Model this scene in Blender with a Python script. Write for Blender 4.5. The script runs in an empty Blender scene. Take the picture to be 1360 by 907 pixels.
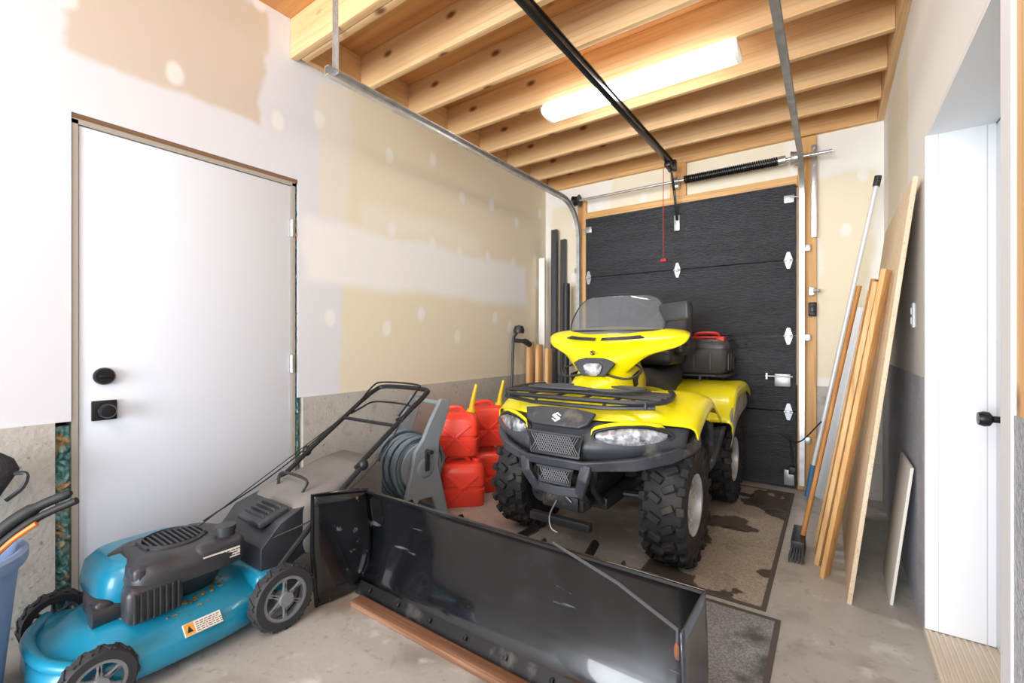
import bpy, bmesh, math, random
from mathutils import Vector, Matrix, Euler
random.seed(7)
R=math.radians
S=bpy.context.scene
COL=S.collection

# ---------------------------------------------------------------- materials
def lin(c):
    if isinstance(c,str):
        c=c.lstrip('#'); c=[int(c[i:i+2],16)/255 for i in (0,2,4)]
        c=[x/12.92 if x<=.04045 else ((x+.055)/1.055)**2.4 for x in c]
    return (c[0],c[1],c[2],1)
def newmat(name):
    m=bpy.data.materials.new(name); m.use_nodes=True
    nt=m.node_tree; b=nt.nodes['Principled BSDF']
    return m,nt,b
def mixc(nt,fac,a,b):
    n=nt.nodes.new('ShaderNodeMix'); n.data_type='RGBA'
    if hasattr(fac,'links'): nt.links.new(fac,n.inputs[0])
    else: n.inputs[0].default_value=fac
    for s,v in ((6,a),(7,b)):
        if hasattr(v,'links'): nt.links.new(v,n.inputs[s])
        else: n.inputs[s].default_value=v
    return n.outputs[2]
def noisefac(nt,scale,lo,hi,stretch=(1,1,1),detail=5,coord='Object',offs=0):
    tc=nt.nodes.new('ShaderNodeTexCoord'); mp=nt.nodes.new('ShaderNodeMapping')
    mp.inputs['Scale'].default_value=stretch
    mp.inputs['Location'].default_value=(offs,offs*1.7,offs*.6)
    nt.links.new(tc.outputs[coord],mp.inputs['Vector'])
    n=nt.nodes.new('ShaderNodeTexNoise'); n.inputs['Scale'].default_value=scale; n.inputs['Detail'].default_value=detail
    nt.links.new(mp.outputs[0],n.inputs['Vector'])
    r=nt.nodes.new('ShaderNodeMapRange'); r.inputs['From Min'].default_value=lo; r.inputs['From Max'].default_value=hi
    nt.links.new(n.outputs[0],r.inputs['Value'])
    return r.outputs[0]
def mat(name,col,rough=.5,metal=0,layers=(),bump=None,coat=0,emit=None,alpha=None,trans=0,rl=None):
    m,nt,b=newmat(name)
    c=lin(col)
    b.inputs['Roughness'].default_value=rough; b.inputs['Metallic'].default_value=metal
    b.inputs['Coat Weight'].default_value=coat
    b.inputs['Base Color'].default_value=c
    for i,l in enumerate(layers):
        sc,lo,hi,lc=l[:4]; st=l[4] if len(l)>4 else (1,1,1)
        f=noisefac(nt,sc,lo,hi,st,offs=i*3.1)
        c=mixc(nt,f,c,lin(lc))
    if layers: nt.links.new(c,b.inputs['Base Color'])
    if rl:
        f=noisefac(nt,rl[0],rl[1],rl[2]); r=nt.nodes.new('ShaderNodeMapRange')
        r.inputs['To Min'].default_value=rough; r.inputs['To Max'].default_value=rl[3]
        nt.links.new(f,r.inputs['Value']); nt.links.new(r.outputs[0],b.inputs['Roughness'])
    if bump:
        f=noisefac(nt,bump[0],0,1,bump[2] if len(bump)>2 else (1,1,1))
        bn=nt.nodes.new('ShaderNodeBump'); bn.inputs['Strength'].default_value=bump[1]; bn.inputs['Distance'].default_value=.01
        nt.links.new(f,bn.inputs['Height']); nt.links.new(bn.outputs[0],b.inputs['Normal'])
    if emit:
        b.inputs['Emission Color'].default_value=lin(emit[0]); b.inputs['Emission Strength'].default_value=emit[1]
    if trans: b.inputs['Transmission Weight'].default_value=trans
    if alpha is not None: b.inputs['Alpha'].default_value=alpha
    return m
def wood(name,c1,c2,c3,axis=0,sc=1.0,rough=.6,knots=True):
    st=[14,14,14]; st[axis]=.9
    m,nt,b=newmat(name)
    f=noisefac(nt,1.6*sc,.3,.7,tuple(st)); c=mixc(nt,f,lin(c1),lin(c2))
    st2=[60,60,60]; st2[axis]=1.5
    f=noisefac(nt,1.2*sc,.5,.8,tuple(st2),offs=4); c=mixc(nt,f,c,lin(c3))
    f=noisefac(nt,1.3,.45,.75,offs=9); f2=nt.nodes.new('ShaderNodeMath'); f2.operation='MULTIPLY'; nt.links.new(f,f2.inputs[0]); f2.inputs[1].default_value=.35
    c=mixc(nt,f2.outputs[0],c,lin(c2))
    if knots:
        tc=nt.nodes.new('ShaderNodeTexCoord'); mp=nt.nodes.new('ShaderNodeMapping')
        ks=[5.,5.,5.]; ks[axis]=2.6; mp.inputs['Scale'].default_value=ks
        nt.links.new(tc.outputs['Object'],mp.inputs[0])
        v=nt.nodes.new('ShaderNodeTexVoronoi'); v.inputs['Scale'].default_value=1.0
        nt.links.new(mp.outputs[0],v.inputs['Vector'])
        r=nt.nodes.new('ShaderNodeMapRange'); r.inputs['From Min'].default_value=.05; r.inputs['From Max'].default_value=.13
        r.inputs['To Min'].default_value=1; r.inputs['To Max'].default_value=0
        nt.links.new(v.outputs['Distance'],r.inputs['Value'])
        c=mixc(nt,r.outputs[0],c,lin('#7a4a22'))
    nt.links.new(c,b.inputs['Base Color']); b.inputs['Roughness'].default_value=rough
    return m

# ---------------------------------------------------------------- geometry
def crom(p,n,closed=False):
    P=[Vector(q) for q in p]
    if len(P)<3: 
        return [P[0].lerp(P[-1],i/n) for i in range(n+1)]
    out=[]; L=len(P); segs=L if closed else L-1
    for i in range(segs):
        if closed: a,b,c,d=P[(i-1)%L],P[i],P[(i+1)%L],P[(i+2)%L]
        else:
            b,c=P[i],P[i+1]; a=P[i-1] if i>0 else b*2-c; d=P[i+2] if i+2<L else c*2-b
        for k in range(n):
            t=k/n
            out.append(.5*((2*b)+(c-a)*t+(2*a-5*b+4*c-d)*t*t+(3*b-a-3*c+d)*t**3))
    if not closed: out.append(P[-1].copy())
    return out
def ring(cx,cy,z,ax,ay,n=40,p=2.6,rot=0):
    o=[]
    for i in range(n):
        t=2*math.pi*i/n; c,s=math.cos(t),math.sin(t)
        x=ax*math.copysign(abs(c)**(2/p),c); y=ay*math.copysign(abs(s)**(2/p),s)
        o.append((cx+x*math.cos(rot)-y*math.sin(rot),cy+x*math.sin(rot)+y*math.cos(rot),z))
    return o
class G:
    def __init__(s,M=None):
        s.v=[];s.f=[];s.mi=[];s.m=0;s.M=M or Matrix()
    def add(s,vs,fs,M=None):
        o=len(s.v); T=s.M@M if M else s.M
        s.v+=[T@Vector(v) for v in vs]; s.f+=[[i+o for i in f] for f in fs]; s.mi+=[s.m]*len(fs); return s
    def box(s,c,d,r=(0,0,0),b=0,seg=2,M=None):
        bm=bmesh.new(); bmesh.ops.create_cube(bm,size=1)
        for v in bm.verts: v.co=Vector((v.co.x*d[0],v.co.y*d[1],v.co.z*d[2]))
        if b: bmesh.ops.bevel(bm,geom=bm.edges[:],offset=min(b,min(d)*.49),segments=seg,profile=.5,affect='EDGES')
        T=Matrix.Translation(c)@Euler(r).to_matrix().to_4x4()
        if M: T=M@T
        bm.verts.index_update()
        s.add([v.co.copy() for v in bm.verts],[[v.index for v in f.verts] for f in bm.faces],T)
        bm.free(); return s
    def bb(s,x0,x1,y0,y1,z0,z1,b=0):
        return s.box(((x0+x1)/2,(y0+y1)/2,(z0+z1)/2),(abs(x1-x0),abs(y1-y0),abs(z1-z0)),b=b)
    def tube(s,pts,r,n=8,cap=True,closed=False,prof=None,up=None):
        P=[Vector(p) for p in pts]; L=len(P)
        rs=r if isinstance(r,(list,tuple)) else [r]*L
        tang=[]
        for i in range(L):
            if closed: t=P[(i+1)%L]-P[i-1]
            else: t=P[min(i+1,L-1)]-P[max(i-1,0)]
            tang.append(t.normalized() if t.length>1e-9 else Vector((0,0,1)))
        u=Vector(up) if up else Vector((0,0,1))
        if abs(u.dot(tang[0]))>.95: u=Vector((1,0,0)) if abs(tang[0].x)<.9 else Vector((0,1,0))
        N=(u-tang[0]*u.dot(tang[0])).normalized(); vs=[]
        if prof is None: prof=[(math.cos(2*math.pi*k/n),math.sin(2*math.pi*k/n)) for k in range(n)]
        n=len(prof)
        for i in range(L):
            N=(N-tang[i]*N.dot(tang[i])).normalized(); B=tang[i].cross(N)
            for a,b in prof: vs.append(P[i]+N*a*rs[i]+B*b*rs[i])
        fs=[]
        for i in range(L if closed else L-1):
            j=(i+1)%L
            for k in range(n):
                fs.append([i*n+k,i*n+(k+1)%n,j*n+(k+1)%n,j*n+k])
        if cap and not closed: fs+= [list(range(n))[::-1],[(L-1)*n+k for k in range(n)]]
        return s.add(vs,fs)
    def cyl(s,p0,p1,r0,r1=None,n=20):
        return s.tube([p0,p1],[r0,r0 if r1 is None else r1],n)
    def lathe(s,prof,c=(0,0,0),ax='Z',n=32,cap=False):
        vs=[];fs=[];L=len(prof)
        for i in range(n):
            t=2*math.pi*i/n
            for (r,h) in prof:
                p=(r*math.cos(t),r*math.sin(t),h)
                if ax=='X': p=(h,p[0],p[1])
                elif ax=='Y': p=(p[0],h,p[1])
                vs.append((p[0]+c[0],p[1]+c[1],p[2]+c[2]))
        for i in range(n):
            j=(i+1)%n
            for k in range(L-1): fs.append([i*L+k,j*L+k,j*L+k+1,i*L+k+1])
        if cap: fs+=[[i*L for i in range(n)],[i*L+L-1 for i in range(n)]]
        return s.add(vs,fs)
    def prism(s,pts,t,M=None):
        n=len(pts); vs=[(p[0],p[1],0) for p in pts]+[(p[0],p[1],t) for p in pts]
        fs=[list(range(n))[::-1],[n+i for i in range(n)]]+[[i,(i+1)%n,n+(i+1)%n,n+i] for i in range(n)]
        return s.add(vs,fs,M)
    def loft(s,rings,cap=True):
        n=len(rings[0]); vs=[p for r in rings for p in r]; fs=[]
        for i in range(len(rings)-1):
            for k in range(n): fs.append([i*n+k,i*n+(k+1)%n,(i+1)*n+(k+1)%n,(i+1)*n+k])
        if cap: fs+=[list(range(n))[::-1],[(len(rings)-1)*n+k for k in range(n)]]
        return s.add(vs,fs)
    def grid(s,rows,nu=5,nv=5):
        r1=[crom(r,nu) for r in rows]; W=len(r1[0])
        cols=[crom([r[k] for r in r1],nv) for k in range(W)]; H=len(cols[0])
        vs=[cols[k][i] for i in range(H) for k in range(W)]
        fs=[[i*W+k,i*W+k+1,(i+1)*W+k+1,(i+1)*W+k] for i in range(H-1) for k in range(W-1)]
        return s.add(vs,fs)
    def ell(s,c,r,n=20,rot=(0,0,0)):
        bm=bmesh.new(); bmesh.ops.create_uvsphere(bm,u_segments=n,v_segments=max(6,n//2),radius=1); bm.verts.index_update()
        T=Matrix.Translation(c)@Euler(rot).to_matrix().to_4x4()@Matrix.Diagonal((r[0],r[1],r[2],1))
        s.add([v.co.copy() for v in bm.verts],[[v.index for v in f.verts] for f in bm.faces],T); bm.free(); return s
    def plank(s,p0,p1,w,t,wd=(1,0,0),b=.002):
        p0=Vector(p0);p1=Vector(p1);z=(p1-p0);L=z.length;z.normalize()
        x=Vector(wd);x=(x-z*x.dot(z)).normalized();y=z.cross(x)
        M=Matrix((x,y,z)).transposed().to_4x4();M.translation=(p0+p1)/2
        return s.box((0,0,0),(w,t,L),b=b,M=M)
    def obj(s,name,mats,parent=None,label=None,cat=None,kind=None,group=None,smooth=True,sol=0,bev=0,sub=0,ang=38,origin=None):
        if not isinstance(mats,(list,tuple)): mats=[mats]
        o0=Vector((0,0,0))
        if parent is None:
            if origin is not None: o0=Vector(origin)
            else:
                xs=[v.x for v in s.v];ys=[v.y for v in s.v];zs=[v.z for v in s.v]
                o0=Vector(((min(xs)+max(xs))/2,(min(ys)+max(ys))/2,min(zs)))
        me=bpy.data.meshes.new(name); me.from_pydata([tuple(v-o0) for v in s.v],[],s.f)
        for m in mats: me.materials.append(m)
        me.polygons.foreach_set('material_index',s.mi)
        bm=bmesh.new();bm.from_mesh(me);bmesh.ops.recalc_face_normals(bm,faces=bm.faces[:]);bm.to_mesh(me);bm.free()
        if smooth:
            me.polygons.foreach_set('use_smooth',[True]*len(me.polygons)); me.set_sharp_from_angle(angle=R(ang))
        me.update()
        o=bpy.data.objects.new(name,me); COL.objects.link(o)
        if parent is not None: o.parent=parent
        else: o.location=o0
        if sub: q=o.modifiers.new('sub','SUBSURF');q.levels=sub;q.render_levels=sub
        if sol: q=o.modifiers.new('sol','SOLIDIFY');q.thickness=sol;q.offset=0
        if bev: q=o.modifiers.new('bev','BEVEL');q.width=bev;q.segments=2;q.limit_method='ANGLE'
        if label:o['label']=label
        if cat:o['category']=cat
        if kind:o['kind']=kind
        if group:o['group']=group
        return o
def thing(name,loc,label,cat,rot=0,kind=None,group=None):
    e=bpy.data.objects.new(name,None); e.empty_display_size=.1; COL.objects.link(e)
    e.location=loc; e.rotation_euler=(0,0,rot) if not isinstance(rot,tuple) else rot
    e['label']=label
    e['category']=cat
    if kind:e['kind']=kind
    if group:e['group']=group
    return e
# ---------------------------------------------------------------- drywall material with taping-compound areas
def drywall(name,ax,mud,rects,spots=.8):
    m,nt,b=newmat(name); L=nt.links
    g=nt.nodes.new('ShaderNodeNewGeometry'); sp=nt.nodes.new('ShaderNodeSeparateXYZ'); L.new(g.outputs['Position'],sp.inputs[0])
    n=nt.nodes.new('ShaderNodeTexNoise'); n.inputs['Scale'].default_value=2.6; n.inputs['Detail'].default_value=7; L.new(g.outputs['Position'],n.inputs['Vector'])
    def mth(op,a,bb):
        q=nt.nodes.new('ShaderNodeMath'); q.operation=op
        for i,v in enumerate((a,bb)):
            if hasattr(v,'links'): L.new(v,q.inputs[i])
            else: q.inputs[i].default_value=v
        return q.outputs[0]
    wob=mth('MULTIPLY',mth('SUBTRACT',n.outputs[0],.5),.24)
    U=mth('ADD',sp.outputs[ax],wob); V=mth('ADD',sp.outputs[2],mth('MULTIPLY',wob,.55))
    def sm(v,a,s,inv):
        r=nt.nodes.new('ShaderNodeMapRange'); r.interpolation_type='SMOOTHSTEP'
        L.new(v,r.inputs['Value']); r.inputs['From Min'].default_value=a-s; r.inputs['From Max'].default_value=a+s
        r.inputs['To Min'].default_value=1 if inv else 0; r.inputs['To Max'].default_value=0 if inv else 1
        return r.outputs[0]
    c=lin(mud)
    for (u0,u1,z0,z1,colr,s) in rects:
        k=mth('MULTIPLY',mth('MULTIPLY',sm(U,u0,s,0),sm(U,u1,s,1)),mth('MULTIPLY',sm(V,z0,s,0),sm(V,z1,s,1)))
        c=mixc(nt,k,c,lin(colr))
    if spots:
        cb=nt.nodes.new('ShaderNodeCombineXYZ')
        L.new(mth('MULTIPLY',mth('ADD',sp.outputs[ax],mth('MULTIPLY',wob,.25)),2.5),cb.inputs[0]); L.new(mth('MULTIPLY',mth('ADD',sp.outputs[2],mth('MULTIPLY',wob,.3)),1.7),cb.inputs[1])
        v=nt.nodes.new('ShaderNodeTexVoronoi'); v.voronoi_dimensions='2D'; v.inputs['Scale'].default_value=1; v.inputs['Randomness'].default_value=.5
        L.new(cb.outputs[0],v.inputs['Vector'])
        k=sm(v.outputs['Distance'],.09,.03,1)
        c=mixc(nt,mth('MULTIPLY',k,spots),c,lin('#f2f2f1'))
    L.new(c,b.inputs['Base Color']); b.inputs['Roughness'].default_value=.75
    return m

M={}
M['dry_left']=drywall('drywall_left',1,'#dfe2e9',[(.45,1.26,2.36,2.98,'#d2c7b8',.02),(1.76,4.4,.8,3.1,'#e8e0c9',.02),(1.62,1.8,1.95,2.8,'#e8e4d9',.03),(1.5,3.9,1.53,1.93,'#f0f1f1',.05),(1.9,3.2,1.95,2.12,'#ede8da',.06)],.8)
M['dry_back']=drywall('drywall_back',0,'#f0eee7',[(-.1,.25,.9,2.45,'#ebe1c7',.03),(-2.5,-2.15,.8,2.6,'#ebe1ca',.03),(-1.8,-.3,2.5,3.0,'#ece4cd',.03)],.6)
M['dry_right']=drywall('drywall_right',1,'#f0efec',[(3.0,4.0,1.5,2.7,'#ebe4cf',.03)],.5)
M['conc_wall']=mat('concrete_wall','#b3b1aa',.85,layers=[(2.5,.35,.7,'#c1bfb8'),(9,.55,.75,'#999690'),(40,.62,.75,'#7b7871')],bump=(60,.3))
M['parge']=mat('parged_wall','#b0b3bc',.9,layers=[(60,.4,.7,'#c3c6cd'),(5,.5,.8,'#a3a7af')],bump=(90,.9))
M['floor']=mat('concrete_floor','#aaa7a1',.5,layers=[(1.4,.35,.65,'#bcb9b2'),(3.5,.54,.68,'#96918a'),(8,.60,.72,'#cac8c3'),(2.2,.62,.72,'#8f8069'),(30,.6,.75,'#94918a')],bump=(25,.12),rl=(3,.4,.7,.28))
M['ply']=wood('plywood_sheathing','#dda668','#c1834a','#a5703c',axis=0,sc=.35)
M['joist']=wood('joist_lumber','#f0cf9f','#dfb580','#cf9f68',axis=0)
M['joisty']=wood('plate_lumber','#ecc896','#d8a972','#c5935d',axis=1)
M['woodz']=wood('stud_lumber','#e8bd84','#d3a063','#bb854f',axis=2)
M['woodx']=wood('header_lumber','#e8bd84','#d3a063','#bb854f',axis=0)
M['white']=mat('white_paint','#e0e7f1',.75)
M['whiter']=mat('white_door_paint','#e9edf3',.45)
M['jamb']=mat('primed_jamb','#aba59a',.6)
M['blackm']=mat('black_hardware','#1c1d20',.35,.3)
M['galv']=mat('galvanized_steel','#d6d9db',.34,.8,layers=[(14,.4,.7,'#b8bcbf')])
M['galvd']=mat('zinc_plated_hinge','#b4b8ba',.4,.7)
M['insul']=mat('teal_insulation','#558f91',.95,layers=[(30,.45,.6,'#9cc5c1'),(12,.55,.65,'#c9a476'),(22,.6,.7,'#3a686e')],bump=(40,1.))
M['gdoor']=mat('black_woodgrain_door','#313439',.28,.0,layers=[(2,.4,.8,'#3d4147',(.5,1,6))],bump=(16,1.3,(1.2,1,9)))

# ================================================================ STRUCTURE
XL,XR,YB,ZC=-2.57,.31,4.30,3.04
def st(g,name,mats,label,cat,**k):
    return g.obj(name,mats,kind='structure',label=label,cat=cat,**k)
g=G(); g.bb(-2.8,.56,-2.6,4.5,-.12,0); st(g,'floor',M['floor'],'stained bare concrete slab with pale patches','floor')
g=G(); t=XL-.02
g.bb(t,XL,-2.6,.49,.84,ZC);g.bb(t,XL,.49,1.465,2.12,ZC);g.bb(t,XL,1.465,YB,.84,ZC)
g.m=1; g.bb(-2.8,XL+.012,-2.6,.44,0,.84);g.bb(-2.8,XL+.012,1.49,YB,0,.84); 
g.bb(-2.85,-2.8,-2.6,YB,0,ZC); g.bb(-2.8,-2.59,.44,.49,.84,ZC)
st(g,'wall_left',[M['dry_left'],M['conc_wall']],'unpainted taped drywall above a bare concrete stem wall','wall')
g=G(); g.bb(-2.6,.36,YB,YB+.02,.82,ZC)
g.m=1; g.bb(-2.8,-2.1,YB-.012,4.5,0,.82); g.bb(-.2,.36,YB-.012,4.5,0,.82); g.bb(-2.8,.36,4.48,4.55,0,ZC)
st(g,'wall_back',[M['dry_back'],M['conc_wall']],'taped beige drywall around the black overhead door','wall')
g=G(); g.bb(XR,XR+.02,2.45,YB,1.02,ZC);g.bb(XR,.56,1.41,2.45,2.0,ZC);g.bb(XR,XR+.02,1.34,1.41,1.02,ZC);g.bb(XR,XR+.02,-2.6,1.25,1.02,ZC)
g.m=1; g.bb(XR-.008,.56,2.45,YB,0,1.02); g.bb(XR-.008,.56,-2.6,1.41,0,1.02)
g.m=2; g.bb(XR-.004,XR+.03,1.24,1.345,1.02,ZC)
g.m=0; g.bb(.54,.56,-2.6,4.3,1.02,ZC)
st(g,'wall_right',[M['dry_right'],M['parge'],M['woodz']],'white drywall over grey parged foundation wall','wall')
g=G(); g.bb(-2.8,.56,-2.6,4.5,ZC,ZC+.05); st(g,'ceiling',M['ply'],'raw plywood sheathing over exposed joists','ceiling')

for i in range(7):
    y=1.48+.41*i
    g=G(); g.bb(XL+.04,XR-.04,y-.019,y+.019,2.81,ZC-.001,b=.003)
    if i==0: g.bb(XL+.002,XR-.04,y-.062,y-.022,2.81,ZC-.001,b=.003)
    g.obj('ceiling_joist',M['joist'],label='exposed pale softwood ceiling joist with knots',cat='wooden beam',group='ceiling joists')
g=G(); g.bb(XL+.001,XL+.039,1.5,YB,2.83,ZC-.001); g.obj('trim_1',M['joisty'],kind='structure',label='softwood ledger board carrying joist ends',cat='trim')
g=G(); g.bb(XR-.039,XR-.001,1.42,YB,2.79,ZC-.001); g.obj('trim_2',M['joisty'],kind='structure',label='softwood ledger board carrying joist ends',cat='trim')
g=G(); g.bb(-2.52,XR-.04,YB-.04,YB-.001,2.79,ZC-.001); g.obj('trim_3',M['woodx'],kind='structure',label='softwood rim board above the overhead door',cat='trim')
g=G(); g.bb(-.225,-.10,YB-.04,YB-.001,0,2.78,b=.003); g.obj('trim_4',M['woodz'],kind='structure',label='softwood jamb beside the overhead door',cat='trim')
g=G(); g.bb(-2.16,-2.07,YB-.04,YB-.001,0,2.62,b=.003); g.obj('trim_5',M['woodz'],kind='structure',label='softwood jamb beside the overhead door',cat='trim')
g=G(); g.bb(-2.07,-.226,YB-.04,YB-.001,2.405,2.49,b=.003); g.obj('trim_6',M['woodx'],kind='structure',label='softwood header over the overhead door',cat='trim')
g=G(); g.bb(-1.22,-1.08,YB-.04,YB-.001,2.491,2.79,b=.003); g.obj('trim_7',M['woodz'],kind='structure',label='short softwood block behind the spring anchor',cat='trim')

# ---- man door on left wall
D=thing('door_1',(XL,.51,0),'white flush steel door with black deadbolt and knob','door',kind='structure')
g=G(); g.bb(-.05,-.012,.005,.92,.03,2.075,b=.002); g.obj('slab',M['white'],D)
g=G(); g.bb(-.09,-.004,-.018,.002,0,2.095); g.bb(-.09,-.004,.923,.94,0,2.095); g.bb(-.09,-.004,-.018,.94,2.078,2.1); g.obj('frame',M['jamb'],D)
g=G(); g.bb(-.09,-.002,-.02,.953,2.1,2.118); g.obj('shim_board',wood('dark_shim','#8a6b4c','#6e5238','#54402c',axis=1,knots=False),D,label='rough dark wood strip above the frame')
g=G(); 
for k in range(90):
    g.ell((-.04+random.uniform(-.01,.008),-.045+random.uniform(-.02,.02),random.uniform(.02,.80)),(random.uniform(.02,.04),random.uniform(.008,.018),random.uniform(.015,.04)),8,rot=(random.uniform(-1,1),0,0))
g.bb(-.09,-.03,-.068,-.02,0,.82)
g.obj('insulation_strip',M['insul'],D,label='teal fluffy insulation stuffed beside the frame')
g=G()
for k in range(120):
    g.ell((-.04+random.uniform(-.01,.006),.952+random.uniform(-.005,.012),random.uniform(.02,2.07)),(random.uniform(.02,.038),random.uniform(.006,.012),random.uniform(.015,.04)),8,rot=(random.uniform(-.4,.4),0,0))
g.bb(-.09,-.03,.941,.976,0,.84); g.bb(-.09,-.03,.941,.953,.84,2.1)
g.obj('insulation_strip',M['insul'],D,label='teal fluffy insulation stuffed beside the frame')
g=G(); g.lathe([(0,.012),(.032,.012),(.037,.004),(.037,-.012)],c=(0,.085,1.02),ax='X'); g.box((.016,.085,1.02),(.016,.045,.014),b=.004); g.obj('deadbolt',M['blackm'],D)
g=G(); g.box((-.004,.085,.873),(.014,.085,.085),b=.004); g.cyl((0,.085,.873),(.03,.085,.873),.014); g.lathe([(0,.062),(.024,.06),(.03,.05),(.03,.035),(.02,.026)],c=(0,.085,.873),ax='X'); g.obj('door_knob',M['blackm'],D)
for z in (1.83,1.04,.25):
    g=G(); g.box((-.01,.922,z),(.004,.03,.1)); g.cyl((-.003,.922,z-.05),(-.003,.922,z+.05),.007,n=10); g.obj('hinge',M['galv'],D)

# ---- right doorway
M['bead']=mat('white_bead_panel','#eceff3',.5)
M['groove']=mat('panel_groove','#c9cdd3',.6)
g=G(); g.bb(XR-.008,.50,2.425,2.449,.03,1.985)
g.m=1; g.bb(.475,.478,2.4235,2.426,.03,1.985); g.bb(.34,.342,2.4243,2.426,.03,1.985)
g.obj('trim_8',[M['bead'],M['groove']],kind='structure',label='white grooved panel lining the doorway',cat='trim')
g=G(); g.bb(XR,.50,1.412,2.45,1.985,1.999); g.obj('trim_9',M['bead'],kind='structure',label='white lining over the doorway',cat='trim')
g=G(); g.bb(XR-.006,.50,1.39,1.412,.03,2.0); g.bb(XR-.012,XR-.004,1.345,1.415,0,2.06); g.obj('trim_10',M['bead'],kind='structure',label='white casing beside the doorway',cat='trim')
M['sill']=mat('ribbed_sill','#dfd4c1',.6)
g=G(); g.bb(XR-.01,.56,1.412,2.448,0,.025)
for k in range(9): g.bb(XR+.0+k*.02,XR+.010+k*.02,1.42,2.42,.024,.031,b=.002)
g.obj('trim_11',M['sill'],kind='structure',label='ribbed pale doorway sill',cat='trim')
D=thing('door_2',(.5,1.42,.03),'white door with black knob set deep in the doorway','door',kind='structure')
g=G(); g.bb(0,.035,0,1.02,.004,1.95,b=.002); g.obj('slab',M['whiter'],D)
g=G(); g.lathe([(.0,-.008),(.033,-.008),(.033,0)],c=(0,.87,.865),ax='X'); g.cyl((0,.87,.865),(-.04,.87,.865),.012)
g.lathe([(0,-.075),(.022,-.074),(.027,-.06),(.025,-.045),(.012,-.036)],c=(0,.87,.865),ax='X'); g.obj('door_knob',M['blackm'],D)

# ---- overhead door
D=thing('door_3',(-2.06,4.235,0),'black wood-grain sectional overhead garage door','garage door',kind='structure')
W=1.825
for i in range(4):
    z0=.012+i*.603
    g=G(); g.box((W/2,.02,z0+.3),(W,.04,.598),b=.006)
    g.box((W/2,-.002,z0+.585),(W,.006,.012)); g.box((W/2,-.002,z0+.012),(W,.006,.012))
    g.obj('door_section',M['gdoor'],D)
def hinge(x,z,p):
    g=G(); g.prism([(-.030,0),(-.010,.066),(.010,.066),(.030,0),(.010,-.066),(-.010,-.066)],.004,Matrix.Translation((x,-.002,z))@Euler((R(90),0,0)).to_matrix().to_4x4())
    g.cyl((x-.032,-.012,z),(x+.032,-.012,z),.008,n=10); g.box((x,-.02,z),(.020,.02,.03))
    for zz in (-.045,.045): g.cyl((x,-.005,z+zz),(x,-.011,z+zz),.006,n=8)
    g.obj('hinge',M['galvd'],p)
for z in (.61,1.213,1.816):
    hinge(W-.05,z,D)
    if z>1: hinge(.035,z,D)
    hinge(W/2,z,D)
for x in (W-.045,.04):
    g=G(); g.box((x,-.012,2.3),(.07,.02,.06),b=.003); g.cyl((x,-.02,2.31),(x+(.09 if x>1 else -.06),-.02,2.31),.006); g.obj('roller_bracket',M['galvd'],D)
    g=G(); g.box((x,-.01,.09),(.07,.02,.12),b=.003); g.obj('bottom_bracket',M['galvd'],D)
g=G(); g.box((W-.09,-.012,.86),(.11,.02,.1),b=.003); g.cyl((W-.21,-.02,.89),(W-.02,-.02,.89),.008); g.box((W-.2,-.02,.89),(.012,.02,.05)); g.obj('slide_lock',M['galvd'],D)
g=G(); g.box((W/2,-.012,2.24),(.05,.02,.14),b=.003); g.obj('opener_bracket',M['galvd'],D)

# ---- tracks
Cp=[(-1,-.7),(1,-.7),(1,.7),(.75,.7),(.75,-.5),(-.75,-.5),(-.75,.7),(-1,.7)]
def track(x,label,yend,flip):
    T=thing('garage_door_track',(x,4.2,0),label,'door track',group='overhead door tracks')
    pts=[(0,0,.05),(0,0,1.0),(0,0,2.22)]+[(0,-.34+.34*math.cos(t),2.22+.34*math.sin(t)) for t in [R(a) for a in range(10,90,10)]]+[(0,-.34,2.56),(0,-1.5,2.56),(0,yend-4.2,2.56)]
    g=G(); g.tube(pts,.024,prof=Cp,up=(0,-1,0)); g.obj('rail',M['galv'],T)
    for z in (.4,1.2,1.9):
        g=G(); g.box((.03*flip,.03,z),(.05,.04,.05),b=.002); g.obj('wall_bracket',M['galv'],T)
    g=G(); yy=yend-4.2+.06; g.box((0,yy,2.8),(.035,.004,.47)); g.box((-.015,yy,2.8),(.004,.03,.47)); 
    for k in range(9): g.cyl((0,yy-.004,2.62+k*.045),(0,yy-.002,2.62+k*.045),.006,n=8)
    g.obj('hanger_strap',M['galv'],T)
    return T
track(-2.12,'galvanized overhead door track along the drywall',1.36,-1)
track(-.192,'galvanized overhead door track beside the wood jamb',1.0,1)
g=G(); g.bb(-.134,-.096,4.238,4.2595,1.98,2.7,b=.003)
for k in range(6): g.cyl((-.115,4.236,2.02+k*.13),(-.115,4.239,2.02+k*.13),.008,n=8)
g.obj('angle_bracket',M['galv'],label='perforated galvanized angle plate on the wood jamb',cat='bracket')
T=thing('torsion_spring_assembly',(-1.15,4.17,2.6),'steel torsion shaft with black coil spring above door','garage door spring')
g=G(); g.cyl((-1.02,0,0),(1.15,0,0),.0125,n=12); g.obj('shaft',M['galv'],T)
pts=[];
for i in range(46*10): 
    a=i/10*2*math.pi; pts.append((.08+.72*i/460,.03*math.cos(a),.03*math.sin(a)))
g=G(); g.tube(pts,.0075,n=5); g.obj('coil_spring',M['blackm'],T)
for x in (-.98,.92):
    g=G(); g.lathe([(.015,-.035),(.055,-.035),(.045,0),(.05,.03),(.06,.035),(.015,.035)],c=(x,0,0),ax='X',n=24,cap=False); g.obj('cable_drum',M['blackm'] if x<0 else M['galv'],T)
g=G(); g.box((0,.045,0),(.05,.07,.1),b=.003); g.cyl((-.02,0,0),(.03,0,0),.032); g.obj('center_bearing_plate',M['galv'],T)
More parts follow.
